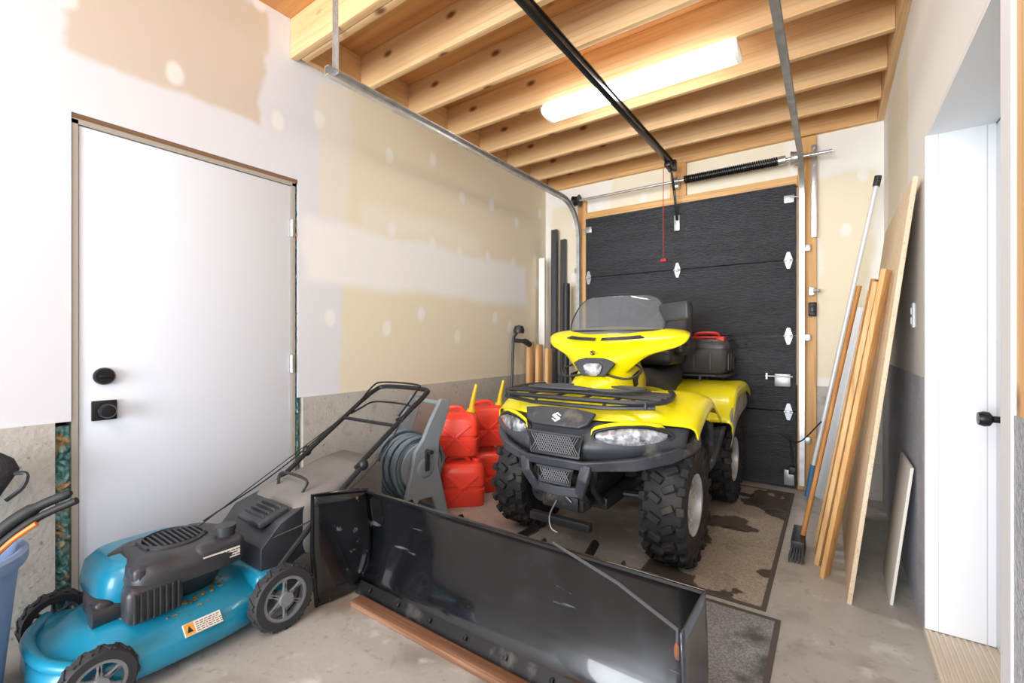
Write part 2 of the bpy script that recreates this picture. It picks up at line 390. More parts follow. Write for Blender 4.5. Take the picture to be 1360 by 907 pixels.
g=G(); g.cyl((.8,0,0),(.85,0,0),.034); g.obj('winding_cone',M['galv'],T)
T=thing('garage_door_opener',(-1.14,4.1,2.70),'black opener rail with trolley and red pull cord','garage door opener')
g=G(); g.bb(-.02,.02,-3.3,-.02,-.012,.03,b=.004); g.bb(-.027,.027,-3.3,-.02,.02,.028); g.obj('rail',mat('opener_rail','#33363a',.3,.7),T)
g=G(); g.box((0,-.05,-.0),(.07,.06,.09),b=.006); g.box((0,-.14,-.03),(.05,.14,.04),b=.006); g.obj('trolley',M['blackm'],T)
g=G(); g.plank((0,-.08,-.03),(0,.0,-.2),.022,.006); g.plank((0,.0,-.18),(0,.10,-.44),.022,.006); g.obj('door_arm',M['blackm'],T)
g=G(); g.tube([(-.05,-.14,-.03),(-.052,-.14,-.4),(-.05,-.14,-.80)],.003,n=6); g.box((-.05,-.14,-.83),(.05,.018,.028),b=.006); g.obj('pull_cord',mat('red_cord','#b5242a',.6),T)
T=thing('ceiling_light',(-1.03,2.77,2.808),'white four-foot wraparound fluorescent ceiling fixture, lit','ceiling light')
g=G(); g.box((0,0,-.012),(1.22,.15,.024),b=.004); g.obj('housing',mat('fixture_white','#f2f2f0',.4),T)
pr=[]
for k in range(13):
    a=math.pi*k/12; pr.append((.09*math.cos(a),-.026-.05*math.sin(a)**.5))
g=G(); g.loft([[(x,p[0],p[1]) for p in pr] for x in (-.59,.59)]); g.obj('diffuser',mat('lit_diffuser','#ffffff',.4,emit=('#fffbf5',19)),T)
for x in (-.602,.602):
    g=G(); g.loft([[(x+d,p[0]*1.04,p[1]*1.03-.0) for p in pr] for d in (-.01,.01)]); g.obj('end_cap',mat('end_cap','#e9e7e0',.4,emit=('#ffffff',.4)),T)

# ================================================================ ATV
YEL=mat('yellow_plastic','#f0e406',.3,layers=[(6,.62,.9,'#dccb0c')],coat=.35)
BLK=mat('black_plastic','#282a2e',.45,layers=[(5,.4,.8,'#373a3f')])
BLKG=mat('dusty_black_plastic','#373a40',.45,layers=[(4,.45,.7,'#4f5258'),(9,.6,.75,'#6e6a62')])
RUB=mat('tire_rubber','#26272a',.75,layers=[(9,.55,.75,'#4a4741')])
SIL=mat('cast_aluminium','#dcdedf',.38,.4,layers=[(8,.5,.8,'#adadae')])
DRK=mat('dark_metal','#3d3e42',.5,.5,layers=[(10,.55,.7,'#6c665f')])
GLS=mat('headlight_lens','#a8aeb6',.06,.45,layers=[(30,.45,.6,'#eef2f6'),(14,.5,.6,'#5a606a')],coat=1)
TINT=mat('tinted_screen','#777d83',.06,0,alpha=.48,coat=1)
SEAT=mat('black_vinyl','#2c2d31',.42,bump=(200,.15))
CHR=mat('chrome_emblem','#eef0f2',.4,.1)
MESH=mat('mesh_grey','#8b8d91',.45,.4)
SP=[(0,1),(-1,.40),(-1,.15),(.30,-.50),(0,-.65),(-.75,-.28),(-1,-.42),(0,-1),(1,-.40),(1,-.15),(-.30,.50),(0,.65),(.75,.28),(1,.42)]
A=thing('atv',(-1.13,2.45,.011),'yellow and black four-wheel ATV with windshield, muddy tires','atv')
def wheel(x,y,r,w,side):
    g=G(); rr=.155
    g.lathe([(rr,-w*.40),(rr+.02,-w*.46),(r*.82,-w*.5),(r*.93,-w*.44),(r*.955,-w*.25),(r*.96,0),(r*.955,w*.25),(r*.93,w*.44),(r*.82,w*.5),(rr+.02,w*.46),(rr,w*.40)],ax='X',n=48)
    N=20
    for k in range(N):
        for s2,row in ((-1,0),(1,1)):
            a=2*math.pi*(k+.5*row)/N
            Mx=Euler((a,0,0)).to_matrix().to_4x4()
            g.box((s2*w*.15,0,r*.975),(w*.30,.034,.036),r=(0,0,s2*.5),b=.004,seg=1,M=Mx)
            g.box((s2*w*.40,0,r*.94),(w*.17,.042,.05),r=(0,s2*.5,0),b=.004,seg=1,M=Mx)
            g.box((s2*w*.475,0,r*.84),(w*.06,.034,.06),b=.003,seg=1,M=Mx)
    o=g.obj('wheel',RUB,A,label='muddy knobby all-terrain tire'); o.location=(x,y,r+.004)
    g=G(); g.lathe([(rr+.003,-w*.44),(rr-.004,-w*.42),(rr-.012,0),(rr-.004,w*.42),(rr+.003,w*.44)],ax='X',n=40)
    q=side*w*.22
    g.lathe([(0.0,q-side*.01),(.05,q-side*.01),(.135,q-side*.05),(rr-.01,q-side*.05)],ax='X',n=40)
    for k in range(5):
        a=2*math.pi*k/5; Mx=Euler((a,0,0)).to_matrix().to_4x4()
        for dd in (-.016,.016): g.box((q,dd,.092),(.02,.016,.115),b=.004,M=Mx)
        g.cyl(Mx@Vector((q,0,.04)),Mx@Vector((q+side*.018,0,.04)),.008,n=8)
    g.lathe([(rr-.012,q-.012*side),(rr-.012,q+.012*side),(rr-.028,q+.01*side),(rr-.03,q-.012*side)],ax='X',n=40)
    g.cyl((q-.01,0,0),(q+side*.03,0,0),.032); 
    g.obj('rim',SIL,o,label='cast aluminium rim')
for sx in (-1,1):
    wheel(sx*.455,.04,.305,.21,sx); wheel(sx*.44,1.20,.30,.25,sx)
g=G(); g.bb(-.17,.17,-.22,1.25,.27,.34,b=.02); g.bb(-.2,.2,.15,.95,.34,.74,b=.05); g.bb(-.13,.13,-.25,.15,.34,.62,b=.03); g.bb(-.15,.15,.95,1.4,.4,.7,b=.04)
for s in (-1,1):
    for y in (.0,.1): g.tube([(s*.12,y,.3),(s*.36,.05,.30)],.014); 
    for y in (1.12,1.26): g.tube([(s*.12,y,.32),(s*.34,1.2,.30)],.014)
    g.cyl((s*.1,.04,.3),(s*.4,.04,.3),.02,n=12); g.cyl((s*.1,1.2,.3),(s*.4,1.2,.3),.022,n=12)
    g.tube([(s*.14,-.2,.3),(s*.15,-.36,.42),(s*.15,-.4,.56)],.016); 
g.obj('chassis',DRK,A)
for s in (-1,1):
    pts=[]
    for i in range(81):
        t=i/80; a=t*8*2*math.pi; c=Vector((s*.30,.04,.34)).lerp(Vector((s*.2,.1,.66)),t)
        pts.append(c+Vector((.028*math.cos(a),.028*math.sin(a),0)))
    g=G(); g.tube(pts,.007,n=6); g.cyl((s*.31,.04,.31),(s*.2,.1,.68),.012); g.obj('shock_absorber',DRK,A)
def hood():
    rows=[]
    X=[-.60,-.575,-.46,-.24,0,.24,.46,.575,.60]
    for t,zc in ((0,.770),(.12,.80),(.35,.85),(.6,.872),(.82,.868),(1,.86)):
        row=[]
        for x in X:
            ax=abs(x); yf=-.40+.75*ax*ax; y=yf+(.44-yf)*t; z=zc
            if ax>.4: z-= .035*max(0,t-.6)/.4*3 + (.02 if ax>.5 else 0)
            if ax>.59: z-=.055
            if ax>.3 and t<.1: z-=.015
            if .2<ax<.5 and .1<t<.7: z+=.008
            row.append((x,y,z))
        rows.append(row)
    return rows
g=G(); g.grid(hood(),5,5); g.obj('front_fender',YEL,A,sol=.006,ang=60)
g=G()
rg=[]
for y,w,z0,z1 in ((-.13,.09,.84,.90),(-.03,.15,.84,.955),(.1,.19,.84,1.01),(.22,.20,.84,1.05),(.36,.17,.84,1.07),(.5,.13,.84,1.0),(.6,.10,.84,.93)):
    rg.append([(x*w,y,z0+(z1-z0)*zz) for x,zz in ((-1,0),(-1,.5),(-.8,.85),(-.35,1),(.35,1),(.8,.85),(1,.5),(1,0))])
g.loft(rg); g.obj('fuel_tank_cover',YEL,A,ang=60)
DEC=mat('black_decal','#141414',.4)
for s in (-1,1):
    g=G()
    for k in range(7): g.box((s*(.198-.003*k),.10+k*.024,.93+.004*k),(.014,.010,.07),r=(R(25),0,0))
    g.obj('decal',DEC,A)
def fy(x): return -.43+.85*x*x
g=G(); X=[-.56,-.42,-.28,-.14,0,.14,.28,.42,.56]
rows=[]
for t,dy in ((0,.03),(.3,-.005),(.65,-.03),(1,.03)):
    row=[]
    for x in X:
        zt=.765-.10*x*x; zb=.555+.22*x*x; row.append((x,fy(x)+dy,zt+(zb-zt)*t))
    rows.append(row)
g.grid(rows,5,5); g.obj('front_fascia',BLKG,A,sol=.01,ang=60)
g=G(); sq=[(-1,-.45),(-.55,-.8),(.55,-.8),(1,-.45),(1,.5),(-1,.5)]
path=[(-.575,-.02,.665),(-.565,-.12,.64),(-.50,-.24,.61),(-.37,-.365,.578),(-.22,-.45,.566),(-.16,-.48,.563),(.16,-.48,.563),(.22,-.45,.566),(.37,-.365,.578),(.50,-.24,.61),(.565,-.12,.64),(.575,-.02,.665)]
g.tube(path,[.03,.032,.034,.03,.024,.022,.022,.024,.03,.034,.032,.03],prof=sq,up=(0,0,1))
for s in (-1,1): g.tube([(s*.175,-.47,.57),(s*.16,-.48,.50),(s*.12,-.44,.41),(s*.11,-.34,.34)],[.026,.026,.024,.02],prof=[(-1,-.7),(1,-.7),(1,.7),(-1,.7)])
g.tube([(-.12,-.44,.42),(0,-.455,.415),(.12,-.44,.42)],.024,prof=[(-1,-.7),(1,-.7),(1,.7),(-1,.7)])
g.obj('front_bumper',BLKG,A,bev=.006)
g=G(); Mx=Matrix.Translation((0,-.440,.762))@Euler((R(55),0,0)).to_matrix().to_4x4()
g.prism([(-.20,.05),(-.17,-.018),(-.13,-.038),(.13,-.038),(.17,-.018),(.20,.05),(.10,.065),(-.10,.065)],.022,Mx); g.obj('nose_panel',BLKG,A,bev=.006)
g=G(Mx@Matrix.Translation((0,.006,.023))); g.prism([(a*.024,b*.026) for a,b in SP],.004); g.obj('emblem',CHR,A,smooth=False,label='silver angular S emblem')
for (cx,cz,w,h,yy) in ((0,.652,.155,.052,-.482),(0,.495,.10,.036,-.478)):
    g=G(); n=int(w/.013)
    for k in range(-n-2,n+3):
        x=cx+k*.0135
        for s in (-1,1):
            a=Vector((x-h*s*.6,yy,cz-h)); b=Vector((x+h*s*.6,yy,cz+h))
            if abs(a.x)<w*.9 and abs(b.x)<w*.98: g.tube([a,b],.0022,n=4)
    g.m=1; g.tube([(cx-w,yy,cz+h),(cx+w,yy,cz+h),(cx+w*.86,yy,cz-h),(cx-w*.86,yy,cz-h)],.009,n=6,closed=True)
    g.m=2; g.prism([(-w,h),(-w*.86,-h),(w*.86,-h),(w,h)],.004,Matrix.Translation((cx,yy+.014,cz))@Euler((R(90),0,0)).to_matrix().to_4x4())
    g.obj('grille',[MESH,BLKG,mat('deep_black','#0a0b0c',.7)],A)
for s in (-1,1):
    g=G(); rows=[]
    for t in (0,.5,1):
        row=[]
        for k in range(5):
            x=.20+.29*k/4
            zt=[.715,.735,.742,.738,.715][k]; zb=[.69,.655,.640,.655,.70][k]
            row.append((s*x,fy(x)-.018-.02*math.sin(math.pi*t),zt+(zb-zt)*t))
        rows.append(row)
    g.grid(rows,5,4); g.obj('headlight',GLS,A,sol=.006,ang=60,label='clear swept headlight')
    g=G(); loop=[]
    for k in range(5):
        x=.19+.31*k/4; loop.append((s*x,fy(x)-.016,[.72,.745,.752,.748,.715][k]))
    for k in range(4,-1,-1):
        x=.19+.31*k/4; loop.append((s*x,fy(x)-.016,[.68,.645,.628,.645,.69][k]))
    g.tube(crom(loop,4,closed=True),.008,n=6,closed=True); g.obj('headlight_bezel',BLK,A)
    g=G(); g.grid([[(s*.185,-.445,.735),(s*.21,-.425,.755),(s*.32,-.36,.775),(s*.46,-.27,.765)],[(s*.18,-.445,.70),(s*.2,-.435,.735),(s*.32,-.365,.757),(s*.48,-.25,.745)]],5,2); g.obj('fender_brow',YEL,A,sol=.006)
g=G()
fr=crom([(-.40,.10,.885),(-.46,-.05,.88),(-.47,-.22,.865),(-.36,-.31,.86),(-.15,-.34,.862),(0,-.345,.862),(.15,-.34,.862),(.36,-.31,.86),(.47,-.22,.865),(.46,-.05,.88),(.40,.10,.885)],5)
g.tube(fr,.013,n=8)
for y,w in ((-.25,.46),(-.17,.465),(-.09,.46),(0.0,.44),(.1,.40)): g.tube([(-w,y,.874),(0,y,.884),(w,y,.874)],.0095,n=8)
for x in (-.25,-.08,.08,.25): g.tube([(x,-.33,.868),(x,.1,.886)],.008,n=6)
for x in (-.3,.3): g.tube([(x,-.2,.87),(x,-.18,.8)],.012,n=6); g.tube([(x,.05,.885),(x,.05,.84)],.012,n=6)
g.tube([(-.44,-.28,.84),(-.2,-.36,.832),(.2,-.36,.832),(.44,-.28,.84)],.011,n=6)
for x in (-.4,-.2,.2,.4): g.tube([(x,-.3-.02*(abs(x)<.3),.865),(x,-.3-.03*(abs(x)<.3),.835)],.009,n=6)
g.obj('front_rack',BLK,A)
g=G()
for j in range(4):
    g.tube(crom([(-.33+.03*j,-.2,.90),(-.1,-.27+.02*j,.905+.004*j),(.2,-.22-.015*j,.905),(.34,-.12,.90+.004*j),(.12,-.05+.015*j,.905),(-.15,-.08-.01*j,.908),(-.33+.02*j,-.14,.90)],7),.006,n=6)
g.obj('strap_bundle',mat('black_strap','#4a4d52',.6),A,label='looped black strap lying on the rack')
def podrow(hw,z,yc,dz,dy):
    return [(u*hw,yc+dy*abs(u)**1.6,z+dz*u*u) for u in (-1,-.8,-.5,-.25,0,.25,.5,.8,1)]
g=G(); g.grid([podrow(.12,.945,.05,.01,.06),podrow(.17,.975,.0,.02,.09),podrow(.27,1.03,-.015,.05,.15),podrow(.42,1.085,.01,.05,.22),podrow(.46,1.145,.05,.045,.23),podrow(.43,1.20,.12,.02,.2),podrow(.33,1.245,.2,-.01,.14),podrow(.25,1.25,.28,-.01,.1)],5,5)
g.obj('handlebar_fairing',YEL,A,sol=.006,ang=60)
g=G(); g.prism([(-.13,.03),(-.10,.05),(-.055,.062),(.055,.062),(.10,.05),(.13,.03),(.07,-.045),(-.07,-.045)],.02,Matrix.Translation((0,-.010,1.00))@Euler((R(80),0,0)).to_matrix().to_4x4()); g.obj('fairing_recess',BLK,A,bev=.004)
g=G(Matrix.Translation((0,-.034,.998))@Euler((R(82),0,0)).to_matrix().to_4x4()); g.prism([(-.06,.022),(-.035,.035),(.035,.035),(.06,.022),(.05,-.02),(.025,-.038),(-.025,-.038),(-.05,-.02)],.016); g.obj('center_headlight',GLS,A,bev=.008,label='small shield-shaped center headlight')
g=G(Matrix.Translation((0,-.034,1.092))@Euler((R(65),0,0)).to_matrix().to_4x4()); g.prism([(a*.016,b*.016) for a,b in SP],.008)
g.obj('emblem',mat('dark_emblem','#5a5a54',.3,.6),A,smooth=False)
for s in (-1,1):
    g=G(); g.grid([[(s*.02,.03,1.165),(s*.14,.06,1.17),(s*.25,.12,1.18)],[(s*.02,.05,1.178),(s*.14,.08,1.185),(s*.22,.13,1.193)]],4,2); 
    g.obj('fairing_vent',BLK,A,sol=.006)
def wr(hw,z,yc,dy): return [(u*hw,yc+dy*u*u,z) for u in (-1,-.75,-.4,0,.4,.75,1)]
g=G(); g.grid([wr(.30,1.20,.12,.15),wr(.315,1.27,.155,.15),wr(.30,1.35,.20,.14),wr(.265,1.415,.24,.12),wr(.205,1.445,.26,.09)],5,5); g.obj('windshield',TINT,A,sol=.004,ang=60,label='smoky tinted windshield')
g=G(); g.tube(crom(wr(.305,1.225,.13,.15),4),.006,n=6); g.tube(crom([(-.30,.27,1.2),(-.315,.305,1.27),(-.30,.34,1.35),(-.26,.36,1.415),(-.195,.35,1.447),(-.1,.285,1.452),(0,.262,1.453),(.1,.285,1.452),(.195,.35,1.447),(.26,.36,1.415),(.30,.34,1.35),(.315,.305,1.27),(.30,.27,1.2)],3),.005,n=6); g.obj('windshield_edge',BLK,A)
g=G(); g.tube(crom([(-.40,.44,1.15),(-.2,.36,1.16),(-.08,.32,1.12),(.08,.32,1.12),(.2,.36,1.16),(.40,.44,1.15)],5),.012,n=8)
g.cyl((0,.25,.9),(0,.34,1.14),.03); g.box((0,.36,1.16),(.18,.12,.06),b=.02)
for s in (-1,1): g.tube([(s*.27,.39,1.158),(s*.41,.444,1.148)],.018,n=10); g.tube(crom([(s*.22,.38,1.17),(s*.3,.36,1.17),(s*.4,.40,1.165)],4),.006,n=6)
g.obj('handlebar',BLK,A)
g=G(); g.tube(crom([(.25,.38,1.17),(.29,.35,1.25),(.34,.33,1.31)],4),.007,n=6); g.box((.365,.31,1.335),(.19,.035,.11),r=(0,R(-4),R(-12)),b=.03,seg=4); g.obj('mirror',BLK,A)
g=G(); 
for s in (-1,1): g.tube(crom([(s*.1,.2,1.05),(s*.24,.1,1.0),(s*.2,.0,.95),(s*.05,.0,.97)],5),.007,n=6)
g.obj('brake_cable',BLK,A)
g=G(); rg=[]
for y,w,z0,z1 in ((.5,.12,.80,.94),(.6,.17,.78,.97),(.8,.20,.78,.97),(1.0,.20,.78,1.0),(1.15,.19,.80,1.03),(1.2,.17,.84,1.0)):
    rg.append([(x*w,y,z0+(z1-z0)*zz) for x,zz in ((-1,0),(-1.02,.5),(-.85,.85),(-.45,1),(0,1.02),(.45,1),(.85,.85),(1.02,.5),(1,0))])
g.loft(rg); g.obj('seat',SEAT,A,ang=70)
g=G(); g.box((0,.92,1.05),(.46,.36,.12),b=.045,seg=4); g.box((0.02,1.12,1.27),(.50,.12,.40),r=(R(-8),0,0),b=.055,seg=4); 
for s in (-1,1): g.box((s*.26,.98,1.12),(.08,.34,.12),b=.035,seg=3)
g.obj('passenger_backrest',SEAT,A)
rows=[]
for t,zc in ((0,.62),(.12,.76),(.25,.83),(.5,.85),(.8,.85),(1,.80)):
    row=[]
    for x in (-.60,-.58,-.45,-.24,0,.24,.45,.58,.60):
        ax=abs(x); y=.80+.78*t; z=zc
        if ax<.2 and t<.3: z=max(z,.80)
        if ax>.59: z-=.07
        row.append((x,y,z))
    rows.append(row)
g=G(); g.grid(rows,4,5); g.obj('rear_fender',YEL,A,sol=.006,ang=60)
DST=mat('dusty_grey_plastic','#85837d',.7,layers=[(6,.4,.7,'#a3a098')])
for s in (-1,1):
    g=G(); g.grid([[(s*.20,.40,.75),(s*.42,.42,.73),(s*.56,.40,.68)],[(s*.20,.44,.5),(s*.42,.46,.48),(s*.55,.44,.5)],[(s*.19,.5,.36),(s*.4,.52,.35),(s*.5,.5,.36)],[(s*.19,.78,.36),(s*.4,.78,.35),(s*.5,.80,.36)],[(s*.20,.84,.6),(s*.42,.84,.58),(s*.56,.82,.6)]],4,4)
    g.obj('footwell',BLKG,A,sol=.008,ang=60)
    g=G(); g.grid([[(s*.20,.42,.80),(s*.21,.42,.4)],[(s*.21,.65,.80),(s*.22,.65,.38)],[(s*.20,.88,.80),(s*.21,.88,.4)]],4,4)
    g.obj('side_cover',BLKG,A,sol=.008,ang=60)
    g=G(); g.grid([[(s*.585,.80,.68),(s*.59,1.0,.78),(s*.59,1.4,.78)],[(s*.60,.82,.56),(s*.61,.95,.68),(s*.605,1.35,.69)],[(s*.58,.85,.45),(s*.595,.89,.56),(s*.60,1.0,.65)]],4,4)
    g.obj('rear_mud_flap',DST,A,sol=.008,ang=60)
g=G(); g.tube(crom([(-.42,1.22,.90),(-.47,1.27,.90),(-.47,1.5,.90),(-.4,1.62,.90),(.4,1.62,.90),(.47,1.5,.90),(.47,1.27,.90),(.42,1.22,.90)],4),.011,n=8)
for y in (1.24,1.33,1.42,1.52): g.tube([(-.46,y,.90),(.46,y,.90)],.009,n=6)
for x in (-.3,.3): g.tube([(x,1.24,.9),(x,1.24,.84)],.012,n=6); g.tube([(x,1.5,.9),(x,1.5,.82)],.012,n=6)
g.obj('rear_rack',BLK,A)
g=G(); g.bb(-.12,.12,-.40,-.30,.30,.40,b=.01); g.cyl((-.09,-.36,.35),(.09,-.36,.35),.04); g.bb(-.17,.17,-.44,-.40,.23,.27,b=.004); g.bb(-.1,.1,-.42,-.405,.31,.38,b=.004); g.obj('winch',DRK,A)
g=G(); g.tube(crom([(-.02,-.42,.35),(-.05,-.44,.27),(-.03,-.46,.22),(.0,-.45,.20)],5),.004,n=6); g.obj('winch_cable',M['galv'],A)
g=G(); g.tube(crom([(-.06,-.42,.36),(0,-.45,.42),(.07,-.43,.36)],5),.004,n=6); g.obj('winch_hook_strap',M['galv'],A)
B=thing('cargo_box',(-1.13,3.94,.924),'grey-black boxy plastic cargo box with red top on rack','storage box')
g=G(); g.loft([ring(0,0,0,.45,.18,48,12),ring(0,0,.02,.465,.195,48,12),ring(0,0,.19,.48,.205,48,12)])
for k in range(7): g.box((-.36+k*.12,-.20,.09),(.02,.012,.13),b=.003)
for k in range(3): g.box((.475,-.11+k*.11,.09),(.012,.02,.13),b=.003)
g.obj('body',mat('box_grey_black','#45464a',.5),B)
g=G(); g.loft([ring(0,0,.192,.495,.215,48,12),ring(0,0,.225,.495,.215,48,12),ring(0,0,.262,.475,.195,48,10),ring(0,0,.27,.43,.16,48,8)]); g.obj('lid',mat('lid_black','#36373b',.35,layers=[(4,.5,.8,'#464341')]),B)
g=G(); g.tube(crom([(.22,-.05,.27),(.24,-.07,.31),(.38,-.07,.31),(.40,-.05,.27)],4),.012,n=8); g.box((.30,.0,.278),(.22,.16,.022),b=.008); g.box((.43,-.14,.262),(.06,.10,.05),b=.01); g.obj('latch',mat('red_latch','#d8322a',.4),B)

# ================================================================ PLOW
PB=mat('plow_black_paint','#1a1b1e',.12,.3,layers=[(3,.55,.7,'#2d3036',(1,1,1)),(22,.66,.74,'#878c94',(.15,1,1)),(3.3,.735,.765,'#7a523f')],coat=.6,rl=(6,.4,.7,.24))
P=thing('snow_plow',(-1.055,1.40,0),'black steel plow blade with end wings and scratches','snow plow')
HW=.757
g=G(); rows=[]
prof=[(-.075,.012),(-.03,.06),(.0,.14),(.012,.24),(.008,.34),(-.01,.42),(-.025,.455)]
for y,z in prof: rows.append([(x,y,z) for x in (-HW,-.4,0,.4,HW)])
g.grid(rows,3,4)
g.tube([(-HW,-.025,.457),(HW,-.025,.457)],.007,n=6)
g.obj('blade',PB,P,sol=.006,ang=60)
g=G(); g.box((0,-.078,.030),(2*HW-.02,.008,.056),r=(R(-38),0,0)); 
for k in range(8): g.cyl((-.66+k*.19,-.078,.042),(-.66+k*.19,-.088,.034),.008,n=8)
g.obj('cutting_edge',mat('worn_edge','#1d1d1f',.4,.4,layers=[(12,.58,.7,'#4a4643')]),P)
g=G(); g.grid([[(-HW,.0,.02),(-HW-.01,-.12,.01),(-HW-.04,-.26,.005)],[(-HW,.012,.24),(-HW-.01,-.12,.25),(-HW-.04,-.28,.26)],[(-HW,-.02,.465),(-HW-.01,-.13,.485),(-HW-.03,-.285,.505)]],5,4); g.tube([(-HW,-.02,.465),(-HW-.01,-.13,.485),(-HW-.03,-.285,.505),(-HW-.04,-.28,.26),(-HW-.04,-.26,.008)],.006,n=6); g.obj('end_wing',PB,P,sol=.006,ang=60)
WS=mat('wing_steel','#5a5f66',.22,.8,layers=[(5,.5,.7,'#82878f'),(9,.68,.74,'#7a4a30')])
g=G(); g.grid([[(HW,.0,.01),(HW+.01,-.12,.01),(HW+.02,-.27,.01)],[(HW,.012,.24),(HW,-.12,.24),(HW+.01,-.27,.24)],[(HW,-.02,.462),(HW,-.13,.464),(HW,-.27,.466)]],5,4); g.obj('end_wing',WS,P,sol=.006,ang=60,label='worn shiny steel end plate')
g=G(); g.tube([(.26,-.02,.468),(.55,-.15,.472),(HW-.01,-.262,.468),(HW-.008,-.268,.40)],.005,n=6); g.obj('brace_rod',mat('dark_rod','#6c6f74',.35,.6),P)
g=G(); g.ell((HW-.010,-.268,.42),(.007,.006,.022),10); g.obj('hook',mat('rusty_hook','#7a4a30',.8),P)
FB=mat('frame_black','#1b1c1e',.4,.4)
for k in (-.5,-.2,.2,.5):
    g=G(); g.grid([[(k,y+.008,z) for y,z in prof],[(k,y+.05,z) for y,z in prof]],3,2); g.obj('blade_rib',FB,P,sol=.006)
g=G()
for s in (-1,1): g.tube([(s*.2,.04,.2),(s*.2,.3,.22),(s*.16,.54,.235)],.02,n=8)
g.tube([(-.2,.3,.22),(.2,.3,.22)],.02,n=8)
g.obj('push_frame',FB,P)
g=G(); g.plank((-1.74,1.262,.014),(-.32,1.25,.014),.058,.026,wd=(0,1,0)); g.obj('wood_plank',wood('weathered_wood','#8a6247','#67422c','#ad8a70',axis=0),label='weathered brown plank lying along the plow blade',cat='plank')

# ================================================================ MOWER
TEAL=mat('teal_paint','#1588ab',.33,layers=[(7,.5,.8,'#1c7b98'),(25,.69,.76,'#4a5a55')],coat=.3)
W_=thing('lawn_mower',(-2.15,.69,0),'teal walk-behind lawn mower with black engine and grass bag','lawn mower')
g=G(); g.loft([ring(0,-.02,.045,.265,.36,48,3),ring(0,-.02,.07,.285,.375,48,3),ring(0,-.02,.12,.28,.37,48,3),ring(0,-.02,.15,.25,.335,48,2.8),ring(0,-.02,.165,.215,.30,48,2.6),ring(0,-.02,.19,.19,.27,48,2.5),ring(0,-.02,.20,.17,.24,48,2.3)])
g.box((.20,-.28,.12),(.10,.12,.07),b=.03,seg=3); g.box((-.20,-.28,.12),(.10,.12,.07),b=.03,seg=3); g.box((.0,.30,.15),(.46,.14,.12),b=.03,seg=3)
g.tube(crom([(-.24,-.30,.145),(-.1,-.37,.15),(.1,-.37,.15),(.24,-.30,.145)],5),.02,n=8)
g.obj('deck',TEAL,W_,ang=50)
STK=mat('sticker_white','#e4e0d4',.5); STO=mat('sticker_orange','#dd9a42',.5); INK=mat('ink_black','#1b1b1b',.5)
Mx=Matrix.Translation((.268,.02,.137))@Euler((R(42),0,R(90))).to_matrix().to_4x4()@Matrix.Diagonal((.8,.85,1,1))
g=G(Mx); g.prism([(-.075,-.026),(.075,-.026),(.075,.026),(-.075,.026)],.008); g.m=1; g.prism([(-.073,-.024),(-.035,-.024),(-.035,.024),(-.073,.024)],.0085)
g.m=2
for r_ in range(5):
    x=-.028
    while x<.066:
        w2=random.uniform(.006,.016); g.prism([(x,.015-r_*.009),(x+w2,.015-r_*.009),(x+w2,.018-r_*.009),(x,.018-r_*.009)],.009); x+=w2+.004
g.prism([(-.066,-.014),(-.042,-.014),(-.054,.014)],.009)
g.obj('warning_label',[STK,STO,INK],W_,smooth=False,label='small white and orange warning sticker')
g=G()
for k in range(160):
    a=random.uniform(0,6.28); q=random.uniform(.85,1.12); g.ell((.03+.165*q*math.cos(a)*.95,-.01+.2*q*math.sin(a)*.95,.198-.02*(q>1.05)),(random.uniform(.006,.016),random.uniform(.004,.012),.004),6)
g.obj('grass_debris',mat('dry_grass','#5d563d',.95,layers=[(40,.45,.6,'#8f875e')]),W_)['kind']='stuff'
MT_=mat('mower_tire','#2e2f32',.7); HB=mat('grey_hub','#7c8085',.5)
def mwheel(x,y,r,w,side):
    g=G(); g.lathe([(r*.70,-w/2),(r*.93,-w/2),(r,-w*.3),(r,w*.3),(r*.93,w/2),(r*.70,w/2)],ax='X',n=40)
    for k in range(28):
        Mx=Euler((2*math.pi*k/28,0,0)).to_matrix().to_4x4(); g.box((0,0,r),(w*.8,r*.1,.006),r=(0,0,.4 if k%2 else -.4),M=Mx)
    o=g.obj('wheel',MT_,W_); o.location=(x,y,r+.003)
    g=G(); g.lathe([(r*.72,-w*.4),(r*.62,-w*.1),(r*.62,w*.1),(r*.72,w*.4)],ax='X',n=40); q=side*w*.3
    for k in range(6):
        Mx=Euler((2*math.pi*k/6,0,0)).to_matrix().to_4x4()
        for d in (-.16,.16): g.box((q,0,r*.42),(.012,.012,r*.60),r=(d,0,0),b=.003,M=Mx)
    g.cyl((q-side*.03,0,0),(q+side*.02,0,0),r*.22); g.lathe([(r*.60,q-.008),(r*.72,q-.008),(r*.72,q+.008),(r*.60,q+.008)],ax='X',n=40)
    g.obj('hubcap',HB,o)
mwheel(.265,-.27,.10,.05,1);mwheel(-.30,-.27,.10,.05,-1);mwheel(.315,.29,.125,.055,1);mwheel(-.27,.29,.125,.055,-1)
for (x0,x1,y,z) in ((-.25,.25,-.27,.10),(-.25,.3,.29,.12)):
    g=G(); g.cyl((x0,y,z),(x1,y,z),.01); g.obj('axle',DRK,W_)
ENG=mat('engine_black','#33353a',.38,layers=[(7,.5,.8,'#4a4d52')])
g=G(); g.loft([ring(0,-.0,.195,.13,.14,40,3),ring(0,-.0,.25,.16,.17,40,3),ring(.01,-.0,.29,.185,.19,40,3),ring(.01,0,.315,.18,.185,40,3)])
g.box((.17,-.10,.26),(.09,.17,.13),b=.03,seg=4)
for k in range(8): g.box((.219,-.165+k*.018,.26),(.012,.007,.10),b=.002)
g.cyl((.08,-.16,.23),(.08,-.25,.23),.04); g.box((.03,-.215,.24),(.16,.06,.08),b=.02,seg=3)
g.obj('engine_block',ENG,W_)
